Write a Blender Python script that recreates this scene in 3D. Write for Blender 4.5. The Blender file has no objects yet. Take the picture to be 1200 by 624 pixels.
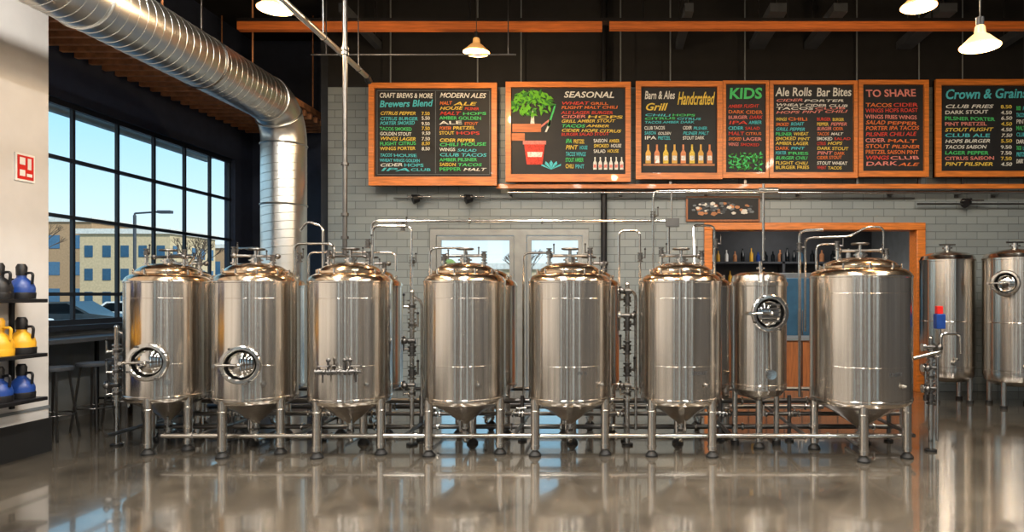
import bpy, bmesh, math, random
from mathutils import Vector, Matrix
random.seed(7)
scene = bpy.context.scene
V = Vector
scene.view_settings.view_transform = 'Standard'

# ------------------------------------------------------------------ materials
def lin(c):
    return tuple(((x/255)/12.92 if x/255 <= .04045 else ((x/255+.055)/1.055)**2.4) for x in c)

def mat(name, rgb, rough=.5, metal=0., emis=None, estr=0., coat=0., **kw):
    m = bpy.data.materials.new(name); m.use_nodes = True
    nt = m.node_tree; p = nt.nodes['Principled BSDF']
    c = lin(rgb)
    p.inputs['Base Color'].default_value = (*c, 1)
    p.inputs['Roughness'].default_value = rough
    p.inputs['Metallic'].default_value = metal
    p.inputs['Coat Weight'].default_value = coat
    if emis:
        p.inputs['Emission Color'].default_value = (*lin(emis), 1)
        p.inputs['Emission Strength'].default_value = estr
    var = kw.get('var', .12); sc = kw.get('scale', 6.); st = kw.get('stretch', (1, 1, 1))
    if var:
        tc = nt.nodes.new('ShaderNodeTexCoord'); mp = nt.nodes.new('ShaderNodeMapping')
        mp.inputs['Scale'].default_value = st
        n = nt.nodes.new('ShaderNodeTexNoise'); n.inputs['Scale'].default_value = sc
        n.inputs['Detail'].default_value = 5
        r = nt.nodes.new('ShaderNodeValToRGB')
        r.color_ramp.elements[0].position = .3; r.color_ramp.elements[1].position = .7
        r.color_ramp.elements[0].color = (*[x*(1-var) for x in c], 1)
        r.color_ramp.elements[1].color = (*[min(1, x*(1+var)) for x in c], 1)
        nt.links.new(tc.outputs['Object'], mp.inputs[0]); nt.links.new(mp.outputs[0], n.inputs[0])
        nt.links.new(n.outputs[0], r.inputs[0]); nt.links.new(r.outputs[0], p.inputs['Base Color'])
        if kw.get('rvar'):
            mr = nt.nodes.new('ShaderNodeMapRange')
            mr.inputs['To Min'].default_value = rough-kw['rvar']; mr.inputs['To Max'].default_value = rough+kw['rvar']
            nt.links.new(n.outputs[0], mr.inputs[0]); nt.links.new(mr.outputs[0], p.inputs['Roughness'])
        if kw.get('bump'):
            b = nt.nodes.new('ShaderNodeBump'); b.inputs['Strength'].default_value = kw['bump']
            b.inputs['Distance'].default_value = .01
            nt.links.new(n.outputs[0], b.inputs['Height']); nt.links.new(b.outputs[0], p.inputs['Normal'])
    if kw.get('aniso'):
        p.inputs['Anisotropic'].default_value = kw['aniso']; p.inputs['Anisotropic Rotation'].default_value = .25
        t = nt.nodes.new('ShaderNodeTangent'); t.direction_type = 'RADIAL'; t.axis = 'Z'
        nt.links.new(t.outputs[0], p.inputs['Tangent'])
    return m

STEEL = mat('brushed_steel', (216, 209, 200), .2, 1, var=.16, scale=1, stretch=(30, 30, .3), rvar=.04, aniso=.8)
DOME = mat('dome_steel_reflection_tint', (228, 202, 172), .18, 1, var=.06, scale=5, rvar=.04)  # orange reflections of the wood are painted in as a warmer base
PIPE = mat('polished_pipe', (208, 205, 200), .2, 1, var=.05)
MIRROR = mat('mirror_steel', (205, 203, 200), .07, 1, var=.03)
DSTEEL = mat('dark_steel', (112, 110, 108), .35, 1, var=.1)
RUBBER = mat('black_rubber', (18, 18, 18), .6)
BLACK = mat('black_metal', (22, 22, 25), .45, .3)
BLACKM = mat('black_matte', (13, 13, 14), .8)
NAVY = mat('navy_paint', (50, 58, 78), .6)
CEILM = mat('ceiling_black', (28, 27, 27), .9)
WHITEW = mat('white_wall_paint', (206, 204, 202), .6, var=.03)
WOOD = mat('orange_wood', (212, 122, 48), .38, var=.28, scale=3, stretch=(1.2, 12, 12), coat=.2)
BARW = mat('bar_wood', (150, 88, 44), .45, var=.28, scale=3, stretch=(12, 12, 1.2))
BEAMW = mat('beam_wood', (198, 106, 42), .5, var=.25, scale=3, stretch=(1, 14, 14))
SLATE = mat('chalkboard', (22, 22, 23), .6, var=.35, scale=4)
RUST = mat('rusty_metal', (190, 130, 88), .7, .0, var=.3, scale=9)
GALV = mat('galvanised_duct', (218, 220, 219), .3, 1, var=.06, scale=5, rvar=.03)
DGREY = mat('dark_grey_paint', (62, 66, 72), .6)
FWALL = mat('brown_brick_paint', (58, 44, 36), .7, var=.25, scale=3)  # unseen front wall, toned dark brown to tint and contrast tank reflections
MIDG = mat('grey_paint', (110, 116, 120), .6)
FRAMEM = mat('window_frame_paint', (30, 36, 46), .4)
BEIGE = mat('beige_stucco', (214, 188, 148), .8)
TANB = mat('tan_brick', (184, 146, 108), .85)
ASPH = mat('asphalt', (122, 120, 116), .9)
SOFF = mat('soffit_white', (228, 222, 210), .7)
BLUEG = mat('blue_glass', (70, 110, 140), .15, .3)
BARK = mat('bark', (90, 72, 56), .9)
GREEN = mat('shrub_green', (120, 140, 70), .9, var=.35, scale=3)
BULB = mat('warm_bulb', (255, 220, 160), .5, emis=(255, 196, 110), estr=14, var=0)
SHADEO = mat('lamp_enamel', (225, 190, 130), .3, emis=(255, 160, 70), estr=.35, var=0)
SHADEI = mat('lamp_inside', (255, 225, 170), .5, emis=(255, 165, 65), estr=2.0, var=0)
FILLM = mat('fill_fixture_diffuser', (250, 245, 235), .5, emis=(255, 242, 222), estr=5, var=0)  # glowing face of the added out-of-view fill lamps
REDP = mat('red_paint', (206, 34, 28), .4)
BLUEP = mat('blue_plastic', (26, 60, 130), .35)
YELP = mat('yellow_plastic', (214, 160, 36), .4)
DARKGL = mat('dark_glass', (20, 26, 30), .06, .2)
WHITEP = mat('white_gloss', (235, 235, 232), .3)

def glass_mat():
    m = bpy.data.materials.new('window_glass'); m.use_nodes = True
    nt = m.node_tree; nt.nodes.clear()
    o = nt.nodes.new('ShaderNodeOutputMaterial'); mx = nt.nodes.new('ShaderNodeMixShader')
    t = nt.nodes.new('ShaderNodeBsdfTransparent'); g = nt.nodes.new('ShaderNodeBsdfGlossy')
    t.inputs[0].default_value = (.94, .98, .99, 1); g.inputs['Roughness'].default_value = .02
    mx.inputs[0].default_value = .04
    nt.links.new(t.outputs[0], mx.inputs[1]); nt.links.new(g.outputs[0], mx.inputs[2]); nt.links.new(mx.outputs[0], o.inputs[0])
    return m
GLASS = glass_mat()

def brick_mat():
    m = bpy.data.materials.new('painted_block'); m.use_nodes = True
    nt = m.node_tree; p = nt.nodes['Principled BSDF']; p.inputs['Roughness'].default_value = .4
    tc = nt.nodes.new('ShaderNodeTexCoord'); sx = nt.nodes.new('ShaderNodeSeparateXYZ'); cx = nt.nodes.new('ShaderNodeCombineXYZ')
    nt.links.new(tc.outputs['Object'], sx.inputs[0]); nt.links.new(sx.outputs[0], cx.inputs[0]); nt.links.new(sx.outputs[2], cx.inputs[1])
    b = nt.nodes.new('ShaderNodeTexBrick'); b.inputs['Scale'].default_value = 1
    b.inputs['Brick Width'].default_value = .34; b.inputs['Row Height'].default_value = .125
    b.inputs['Mortar Size'].default_value = .006; b.inputs['Mortar Smooth'].default_value = .4
    b.inputs['Color1'].default_value = (*lin((142, 150, 150)), 1); b.inputs['Color2'].default_value = (*lin((130, 138, 139)), 1)
    b.inputs['Mortar'].default_value = (*lin((96, 104, 107)), 1)
    nt.links.new(cx.outputs[0], b.inputs[0]); nt.links.new(b.outputs[0], p.inputs[0])
    bp = nt.nodes.new('ShaderNodeBump'); bp.inputs['Strength'].default_value = .5; bp.inputs['Distance'].default_value = .01; bp.invert = True
    nt.links.new(b.outputs['Fac'], bp.inputs['Height']); nt.links.new(bp.outputs[0], p.inputs['Normal'])
    return m
BRICK = brick_mat()

def floor_mat():
    m = bpy.data.materials.new('polished_concrete'); m.use_nodes = True
    nt = m.node_tree; p = nt.nodes['Principled BSDF']
    tc = nt.nodes.new('ShaderNodeTexCoord')
    n = nt.nodes.new('ShaderNodeTexNoise'); n.inputs['Scale'].default_value = .9; n.inputs['Detail'].default_value = 10; n.inputs['Roughness'].default_value = .7
    r = nt.nodes.new('ShaderNodeValToRGB')
    r.color_ramp.elements[0].position = .34; r.color_ramp.elements[0].color = (*lin((54, 50, 45)), 1)
    r.color_ramp.elements[1].position = .68; r.color_ramp.elements[1].color = (*lin((104, 96, 84)), 1)
    mr = nt.nodes.new('ShaderNodeMapRange'); mr.inputs['To Min'].default_value = .07; mr.inputs['To Max'].default_value = .18
    n2 = nt.nodes.new('ShaderNodeTexNoise'); n2.inputs['Scale'].default_value = 2.5; n2.inputs['Detail'].default_value = 4
    b = nt.nodes.new('ShaderNodeBump'); b.inputs['Strength'].default_value = .03; b.inputs['Distance'].default_value = .01
    for a in (n, n2): nt.links.new(tc.outputs['Object'], a.inputs[0])
    nt.links.new(n.outputs[0], r.inputs[0]); nt.links.new(r.outputs[0], p.inputs[0])
    nt.links.new(n2.outputs[0], mr.inputs[0]); nt.links.new(mr.outputs[0], p.inputs['Roughness'])
    nt.links.new(n2.outputs[0], b.inputs['Height']); nt.links.new(b.outputs[0], p.inputs['Normal'])
    p.inputs['IOR'].default_value = 1.65
    p.inputs['Coat Weight'].default_value = .7; p.inputs['Coat Roughness'].default_value = .04
    return m
FLOORM = floor_mat()

# ------------------------------------------------------------------ mesh builder
def fillet(pts, rad=.06, n=5):
    pts = [V(p) for p in pts]; out = [pts[0]]
    for i in range(1, len(pts)-1):
        a, b, c = pts[i-1], pts[i], pts[i+1]
        r = min(rad, (a-b).length*.48, (c-b).length*.48)
        p, q = b+(a-b).normalized()*r, b+(c-b).normalized()*r
        for k in range(n+1):
            t = k/n; out.append(p*(1-t)**2+b*2*t*(1-t)+q*t*t)
    out.append(pts[-1]); return out

class MB:
    def __init__(s): s.v = []; s.f = []; s.m = []; s.mats = []
    def mi(s, m):
        if m not in s.mats: s.mats.append(m)
        return s.mats.index(m)
    def add(s, vs, fs, m, M=None):
        o = len(s.v); k = s.mi(m)
        for v in vs: s.v.append(M @ V(v) if M else V(v))
        for f in fs: s.f.append(tuple(i+o for i in f)); s.m.append(k)
    def lathe(s, prof, m, M=None, seg=40, caps=True):
        vs = []; fs = []
        for (r, z) in prof:
            for j in range(seg):
                a = 2*math.pi*j/seg; vs.append((r*math.cos(a), r*math.sin(a), z))
        for i in range(len(prof)-1):
            for j in range(seg):
                k = (j+1) % seg
                fs.append((i*seg+j, i*seg+k, (i+1)*seg+k, (i+1)*seg+j))
        if caps:
            fs.append(tuple(range(seg-1, -1, -1))); fs.append(tuple((len(prof)-1)*seg+j for j in range(seg)))
        s.add(vs, fs, m, M)
    def frame(s, p, d):
        d = V(d).normalized(); return Matrix.Translation(V(p)) @ d.to_track_quat('Z', 'Y').to_matrix().to_4x4()
    def cyl(s, p0, p1, r, m, seg=14, r2=None):
        p0, p1 = V(p0), V(p1); L = (p1-p0).length
        s.lathe([(r, 0), (r if r2 is None else r2, L)], m, s.frame(p0, p1-p0), seg)
    def tube(s, pts, r, m, seg=10):
        pts = [V(p) for p in pts]; n = len(pts)
        d = (pts[1]-pts[0]).normalized()
        up = V((0, 0, 1)) if abs(d.z) < .9 else V((1, 0, 0))
        u = d.cross(up).normalized(); vs = []; fs = []
        for i, p in enumerate(pts):
            if 0 < i < n-1: t = ((pts[i+1]-p).normalized()+(p-pts[i-1]).normalized()).normalized()
            elif i == 0: t = d
            else: t = (p-pts[i-1]).normalized()
            u = (u-t*u.dot(t)).normalized(); w = t.cross(u)
            for j in range(seg):
                a = 2*math.pi*j/seg; vs.append(p+u*r*math.cos(a)+w*r*math.sin(a))
        for i in range(n-1):
            for j in range(seg):
                k = (j+1) % seg; fs.append((i*seg+j, i*seg+k, (i+1)*seg+k, (i+1)*seg+j))
        fs.append(tuple(range(seg))); fs.append(tuple((n-1)*seg+j for j in range(seg)))
        s.add(vs, fs, m)
    def box(s, x0, x1, y0, y1, z0, z1, m, M=None):
        vs = [(x, y, z) for x in (x0, x1) for y in (y0, y1) for z in (z0, z1)]
        s.add(vs, [(0, 1, 3, 2), (4, 6, 7, 5), (0, 4, 5, 1), (2, 3, 7, 6), (0, 2, 6, 4), (1, 5, 7, 3)], m, M)
    def ball(s, p, r, m, n=10, sc=(1, 1, 1)):
        prof = [(max(.0005, r*math.sin(math.pi*i/n)), -r*math.cos(math.pi*i/n)) for i in range(n+1)]
        s.lathe(prof, m, Matrix.Translation(V(p)) @ Matrix.Diagonal((*sc, 1)), 14)
    def ring(s, p, d, R, r, m, seg=32):
        prof = [(R+r*math.cos(a), r*math.sin(a)) for a in [2*math.pi*k/8 for k in range(9)]]
        s.lathe(prof, m, s.frame(p, d), seg, caps=False)
    def prism(s, poly, y0, y1, m, M=None):   # poly in (x,z)
        n = len(poly); vs = [(x, y0, z) for x, z in poly]+[(x, y1, z) for x, z in poly]
        fs = [tuple(range(n)), tuple(range(2*n-1, n-1, -1))]+[(i, (i+1) % n, n+(i+1) % n, n+i) for i in range(n)]
        s.add(vs, fs, m, M)
    def obj(s, name, loc=(0, 0, 0), parent=None, bevel=0, rotz=0, ang=32):
        me = bpy.data.meshes.new(name); me.from_pydata([tuple(v) for v in s.v], [], s.f)
        for m in s.mats: me.materials.append(m)
        for p, k in zip(me.polygons, s.m): p.material_index = k; p.use_smooth = True
        bm = bmesh.new(); bm.from_mesh(me); bmesh.ops.recalc_face_normals(bm, faces=bm.faces); bm.to_mesh(me); bm.free()
        me.set_sharp_from_angle(angle=math.radians(ang))
        o = bpy.data.objects.new(name, me); scene.collection.objects.link(o)
        o.location = loc; o.rotation_euler[2] = rotz
        if parent: o.parent = parent
        if bevel:
            b = o.modifiers.new('bevel', 'BEVEL'); b.width = bevel; b.segments = 2; b.limit_method = 'ANGLE'
        return o

def simple_box(name, x0, x1, y0, y1, z0, z1, m, bevel=0):
    b = MB(); b.box(x0, x1, y0, y1, z0, z1, m); return b.obj(name, bevel=bevel)

def valve(b, p, d, h, s=1., lever=True, m=None):
    m = m or PIPE
    p, d, h = V(p), V(d).normalized(), V(h).normalized()
    b.cyl(p-d*.06*s, p+d*.06*s, .022*s, m, 12)
    for k in (-.055, .055, -.02, .02): b.cyl(p+d*(k-.007)*s, p+d*(k+.007)*s, .038*s, m, 16)
    b.cyl(p-d*.018*s, p+d*.018*s, .032*s, DSTEEL, 16)
    b.cyl(p, p+h*.075*s, .01*s, m, 8)
    if lever:
        q = p+h*.075*s; b.cyl(q-d*.015*s, q+d*.11*s, .009*s, m, 8); b.ball(q+d*.11*s, .014*s, BLACK, 6)
    else:
        b.cyl(p+h*.06*s, p+h*.085*s, .022*s, DSTEEL, 12)

# ------------------------------------------------------------------ room shell
WL = -7.0; YB = 11.2; ZC = 6.5
simple_box('floor', -7.2, 8.2, -5.2, 14.2, -.1, 0, FLOORM)
simple_box('ceiling', -7.2, 8.2, -5.2, 14.2, ZC, ZC+.15, CEILM)
for x0, x1, z0 in ((-4.7, -3.04, 0), (-3.04, -.42, 2.68), (-.42, 1.55, 0), (1.55, 5.0, 2.72), (5.0, 8.0, 0)):
    b = MB(); b.box(x0, x1, YB, YB+.2, z0, 5.0, BRICK); b.box(x0, x1, YB, YB+.2, 5.0, ZC, CEILM); b.obj('wall_back')
b = MB(); b.box(-7.2, -4.7, 13.2, 13.4, 0, ZC, NAVY); b.box(-4.9, -4.7, YB+.2, 13.2, 0, ZC, DGREY); b.obj('wall_alcove')
b = MB()   # left wall with window opening
b.box(WL-.2, WL, 6.96, 13.2, 0, 1.2, MIDG); b.box(WL-.2, WL, 6.96, 13.2, 4.08, ZC, NAVY)
b.box(WL-.2, WL, 12.6, 13.2, 1.2, 4.08, NAVY); b.obj('wall_left')
simple_box('wall_left_pier', WL, -5.77, -5, 6.96, 0, ZC, WHITEW)
b = MB(); b.box(-5.77, -5.74, -5, 6.97, 0, .34, BLACKM); b.box(-5.77, -5.76, -5, 6.965, .44, .47, MIDG); b.obj('baseboard_left')
b = MB(); b.box(8, 8.2, -5, 13.2, 0, ZC, DGREY); b.obj('wall_right')
b = MB()   # front wall with tall windows, behind the viewpoint
wins = [(-5.2, -4.45), (-3.3, -2.9), (-1.75, -.95), (.35, .75), (1.9, 2.8), (4.2, 4.6), (5.8, 6.7)]  # unseen windows, widths and gaps laid out to stripe the tank reflections
WE = [95, 32, 105, 34, 125, 34, 105]
xs = -5.77
for a, c in wins:
    b.box(xs, a, -5.2, -5, 0, ZC, FWALL); b.box(a, c, -5.2, -5, 0, .5, FWALL); b.box(a, c, -5.2, -5, 4.6, ZC, FWALL); xs = c
b.box(xs, 8.2, -5.2, -5, 0, ZC, FWALL); b.obj('wall_front')

# bar back room
b = MB(); b.box(1.3, 5.5, 13.8, 13.95, 0, 3.2, DGREY); b.box(1.2, 1.35, YB+.2, 13.8, 0, 3.2, MIDG)
b.box(5.2, 5.35, YB+.2, 13.8, 0, 3.2, MIDG); b.box(1.2, 5.4, YB+.2, 13.9, 3.2, 3.3, DGREY); b.obj('wall_bar_room')
b = MB()
b.box(1.47, 5.08, YB-.06, YB+.24, 2.65, 2.77, WOOD); b.box(4.94, 5.08, YB-.06, YB+.24, 0, 2.65, WOOD)
b.box(1.47, 1.6, YB-.06, YB+.24, 0, 2.65, WOOD); b.obj('trim_1', bevel=.008)
b = MB(); b.box(1.75, 4.8, YB+.3, YB+.8, 0, .82, BARW); b.box(1.7, 4.85, YB+.25, YB+.85, .82, .87, MIDG)
x = 1.95
while x < 4.7: b.box(x, x+.02, YB+.29, YB+.3, .05, .8, BLACK); x += .3
b.obj('bar_counter', bevel=.004)
b = MB()
for z in (1.3, 1.75, 2.2): b.box(1.6, 5.0, 13.4, 13.78, z, z+.04, DGREY)
for x in (1.62, 3.3, 4.95): b.box(x, x+.05, 13.4, 13.78, 0, 2.4, DGREY)
for z in (1.34, 1.79, 2.24):
    x = 1.75
    while x < 4.85:
        r = random.uniform(.035, .05); h = random.uniform(.2, .28)
        mm = random.choice([BLUEG, DARKGL, YELP, WHITEP, BLUEP, RUST, DARKGL])
        b.lathe([(r, 0), (r, h*.6), (r*.35, h*.78), (r*.35, h)], mm, Matrix.Translation((x, 13.6, z)), 12); x += random.uniform(.12, .22)
b.obj('bottle_shelf')
b = MB(); b.box(2.9, 4.1, 12.9, 13.35, 0, 2.0, MIDG); b.box(2.95, 3.48, 12.87, 12.9, .1, 1.9, BLUEG); b.box(3.52, 4.05, 12.87, 12.9, .1, 1.9, BLUEG)
b.cyl((3.46, 12.85, .8), (3.46, 12.85, 1.3), .012, PIPE); b.cyl((3.54, 12.85, .8), (3.54, 12.85, 1.3), .012, PIPE); b.obj('bar_fridge', bevel=.01)

# ------------------------------------------------------------------ windows / doors
b = MB(); X0, X1 = WL-.11, WL-.065
for y in [6.97, 7.3, 8.1, 8.93, 9.73, 10.5, 11.25, 11.95, 12.55]: b.box(X0, X1, y-.02, y+.02, 1.2, 4.08, FRAMEM)
for z, t in [(1.23, .04), (1.6, .022), (2.6, .022), (3.34, .022), (4.05, .04)]: b.box(X0-.01, X1+.01, 6.97, 12.58, z-t, z+t, FRAMEM)
b.box(WL-.1, WL-.09, 6.97, 12.58, 1.2, 4.08, GLASS); b.obj('window_1')
b = MB(); b.box(WL-.02, WL+.12, 6.97, 12.6, 1.14, 1.2, FRAMEM); b.obj('trim_2')
for i, (a, c) in enumerate(wins):
    b = MB()
    for x in (a+.03, c-.03): b.box(x-.03, x+.03, -5.15, -5.05, .5, 4.6, FRAMEM)
    for z in (.53, 1.8, 3.2, 4.57): b.box(a, c, -5.14, -5.06, z-.03, z+.03, FRAMEM)
    b.box(a, c, -5.105, -5.095, .5, 4.6, GLASS); o = b.obj('window_%d' % (i+2))
    l = bpy.data.lights.new('added_window_light', 'AREA'); l.shape = 'RECTANGLE'; l.size = c-a; l.size_y = 4.0; l.energy = WE[i]; l.color = (1, .985, .95)  # area lamp added outside each unseen window for bright streaks on tanks
    lo = bpy.data.objects.new('added_window_light', l); scene.collection.objects.link(lo); lo.parent = o; lo.location = ((a+c)/2, -5.3, 2.55); lo.rotation_euler = (-math.pi/2, 0, 0)
ALU = mat('door_frame_grey', (150, 152, 150), .4, .4)
b = MB()
for x, w in [(-2.985, .05), (-1.55, .1), (-.475, .05)]: b.box(x-w, x+w, YB+.02, YB+.14, 0, 2.57, ALU)
b.box(-3.035, -.425, YB+.02, YB+.14, 2.57, 2.675, ALU)
for (a, c) in [(-2.93, -1.66), (-1.44, -.53)]:
    b.box(a, a+.07, YB+.05, YB+.11, .01, 2.56, ALU); b.box(c-.07, c, YB+.05, YB+.11, .01, 2.56, ALU)
    for z in (.01, .95, 2.49): b.box(a+.07, c-.07, YB+.05, YB+.11, z, z+.07, ALU)
    b.box(a+.07, c-.07, YB+.075, YB+.085, .08, 2.49, GLASS); b.cyl((c-.12, YB, 1.15), (c-.12, YB, 1.45), .015, PIPE)
b.obj('door_1')

# ------------------------------------------------------------------ exterior
simple_box('ground_outside', -120, 60, -60, 120, -.3, -.12, ASPH)
b = MB(); b.box(-8.1, -7.2, 4, 13.6, 4.3, 4.5, SOFF); b.box(-8.2, -8.1, 4, 13.7, 4.25, 4.7, SOFF); b.obj('roof_canopy_outside')
def building(name, x, y, w, d, h, m, floors, nw, glassm=BLUEG):
    b = MB(); b.box(-w/2, w/2, -d/2, d/2, 0, h, m); b.box(-w/2-.2, w/2+.2, -d/2-.2, d/2+.2, h, h+.4, SOFF)
    for f in range(floors):
        z = 1+f*(h-1)/floors
        for i in range(nw):
            yy = -d/2+(i+.5)*d/nw; b.box(w/2, w/2+.05, yy-d/nw*.22, yy+d/nw*.22, z, z+(h-1)/floors*.5, glassm)
            xx = -w/2+(i+.5)*w/nw; b.box(xx-w/nw*.22, xx+w/nw*.22, -d/2-.05, -d/2, z, z+(h-1)/floors*.5, glassm)
    return b.obj(name, (x, y, -.12))
building('office_building', -44, 40, 10, 8, 6.6, BEIGE, 3, 7)
building('office_building', -56, 70, 14, 12, 8.5, TANB, 3, 6)
building('office_building', -38, 56, 7, 6, 6.4, BEIGE, 3, 5)
building('office_building', -36, 76, 14, 10, 6.5, TANB, 2, 5)
building('office_building', -60, 30, 12, 12, 6, TANB, 2, 5)
building('office_building', -6, 50, 24, 8, 3.4, BEIGE, 1, 8)
def car(x, y, m, rz=0):
    b = MB()
    body = [(-2.2, .3), (-2.25, .7), (-2.1, .9), (-1.3, .98), (-.8, 1.4), (.6, 1.45), (1.3, 1.0), (2.1, .88), (2.25, .6), (2.2, .3)]
    b.prism(body, -.85, .85, m)
    b.prism([(-1.2, .98), (-.75, 1.34), (.55, 1.38), (1.15, 1.0)], -.87, .87, DARKGL)
    for wx in (-1.4, 1.4):
        for wy in (-.9, .7): b.cyl((wx, wy, .32), (wx, wy+.2, .32), .32, RUBBER, 20); b.cyl((wx, wy-.01, .32), (wx, wy+.21, .32), .18, PIPE, 16)
    b.box(-2.27, -2.2, -.75, -.45, .6, .75, REDP); b.box(-2.27, -2.2, .45, .75, .6, .75, REDP)
    b.obj('parked_car', (x, y, -.12), rotz=rz)
for i, (x, y) in enumerate([(-21, 18), (-21, 22), (-21, 26), (-21, 30), (-21, 34), (-21, 38)]):
    car(x, y, [WHITEP, WHITEP, DSTEEL, WHITEP, BLUEP, WHITEP][i], .2)
def bare_tree(x, y, h, leafy=False):
    b = MB(); rng = random.Random(int(x*10+y))
    def br(p, d, L, r, n):
        q = p+d*L; b.cyl(p, q, r, BARK, 6, r2=r*.65)
        if n == 0: return
        for k in range(3):
            nd = (d+V((rng.uniform(-.7, .7), rng.uniform(-.7, .7), rng.uniform(0, .4)))).normalized(); br(q, nd, L*.68, r*.6, n-1)
    br(V((0, 0, 0)), V((0, 0, 1)), h*.32, h*.018, 5)
    if leafy:
        for k in range(26): b.ball((rng.uniform(-h*.3, h*.3), rng.uniform(-h*.3, h*.3), rng.uniform(h*.35, h)), h*.12, GREEN, 6, (1, 1, .8))
    b.obj('tree', (x, y, -.12))
bare_tree(-27, 27, 5.5); bare_tree(-28, 33, 6); bare_tree(-29, 46, 6.5)
bare_tree(-8.5, 32, 3.4, True); bare_tree(-1.2, 34, 3.4, True); bare_tree(-4.5, 38, 5)
b = MB(); b.cyl((0, 0, 0), (0, 0, 6), .08, DGREY); b.tube(fillet([(0, 0, 5.9), (0, 0, 6.1), (1.5, 0, 6.2)]), .05, DGREY); b.box(1.3, 2, -.15, .15, 6.1, 6.25, DGREY); b.obj('street_lamp', (-26, 37, -.12))

# ------------------------------------------------------------------ tanks
def manway(b, ang, R, z, r):
    d = V((math.sin(ang), -math.cos(ang), 0)); p = d*(R-.03)+V((0, 0, z)); M = b.frame(p, d)
    b.lathe([(r-.01, 0), (r-.01, .08), (r+.02, .085), (r+.022, .12), (r+.012, .13), (r-.012, .132), (r-.022, .12), (r-.028, .06)], PIPE, M, 40, caps=False)
    b.lathe([(r-.028, .055), (r-.04, .06)], DARKGL, M, 40, caps=False)
    b.lathe([(r-.04, .06), (r-.045, .085), (r*.5, .105), (r*.25, .112), (.002, .114)], MIRROR, M, 40, caps=False)
    side = V((math.cos(ang), math.sin(ang), 0)); c = p+d*.15
    b.cyl(c-side*(r+.06)-d*.02, c-side*.0-d*.02, .012, PIPE, 10); b.cyl(c-side*(r+.05)-d*.12, c-side*(r+.05)+d*.02, .018, PIPE, 10)
    b.cyl(p+d*.09, p+d*.17, .014, PIPE, 10); b.ball(p+d*.17, .022, PIPE, 8)
    for k in range(4):
        a = k*math.pi/2+.5; q = c+side*math.cos(a)*(r+.015)+V((0, 0, math.sin(a)*(r+.015))); b.cyl(q-d*.06, q+d*.01, .011, DSTEEL, 8)

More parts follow.
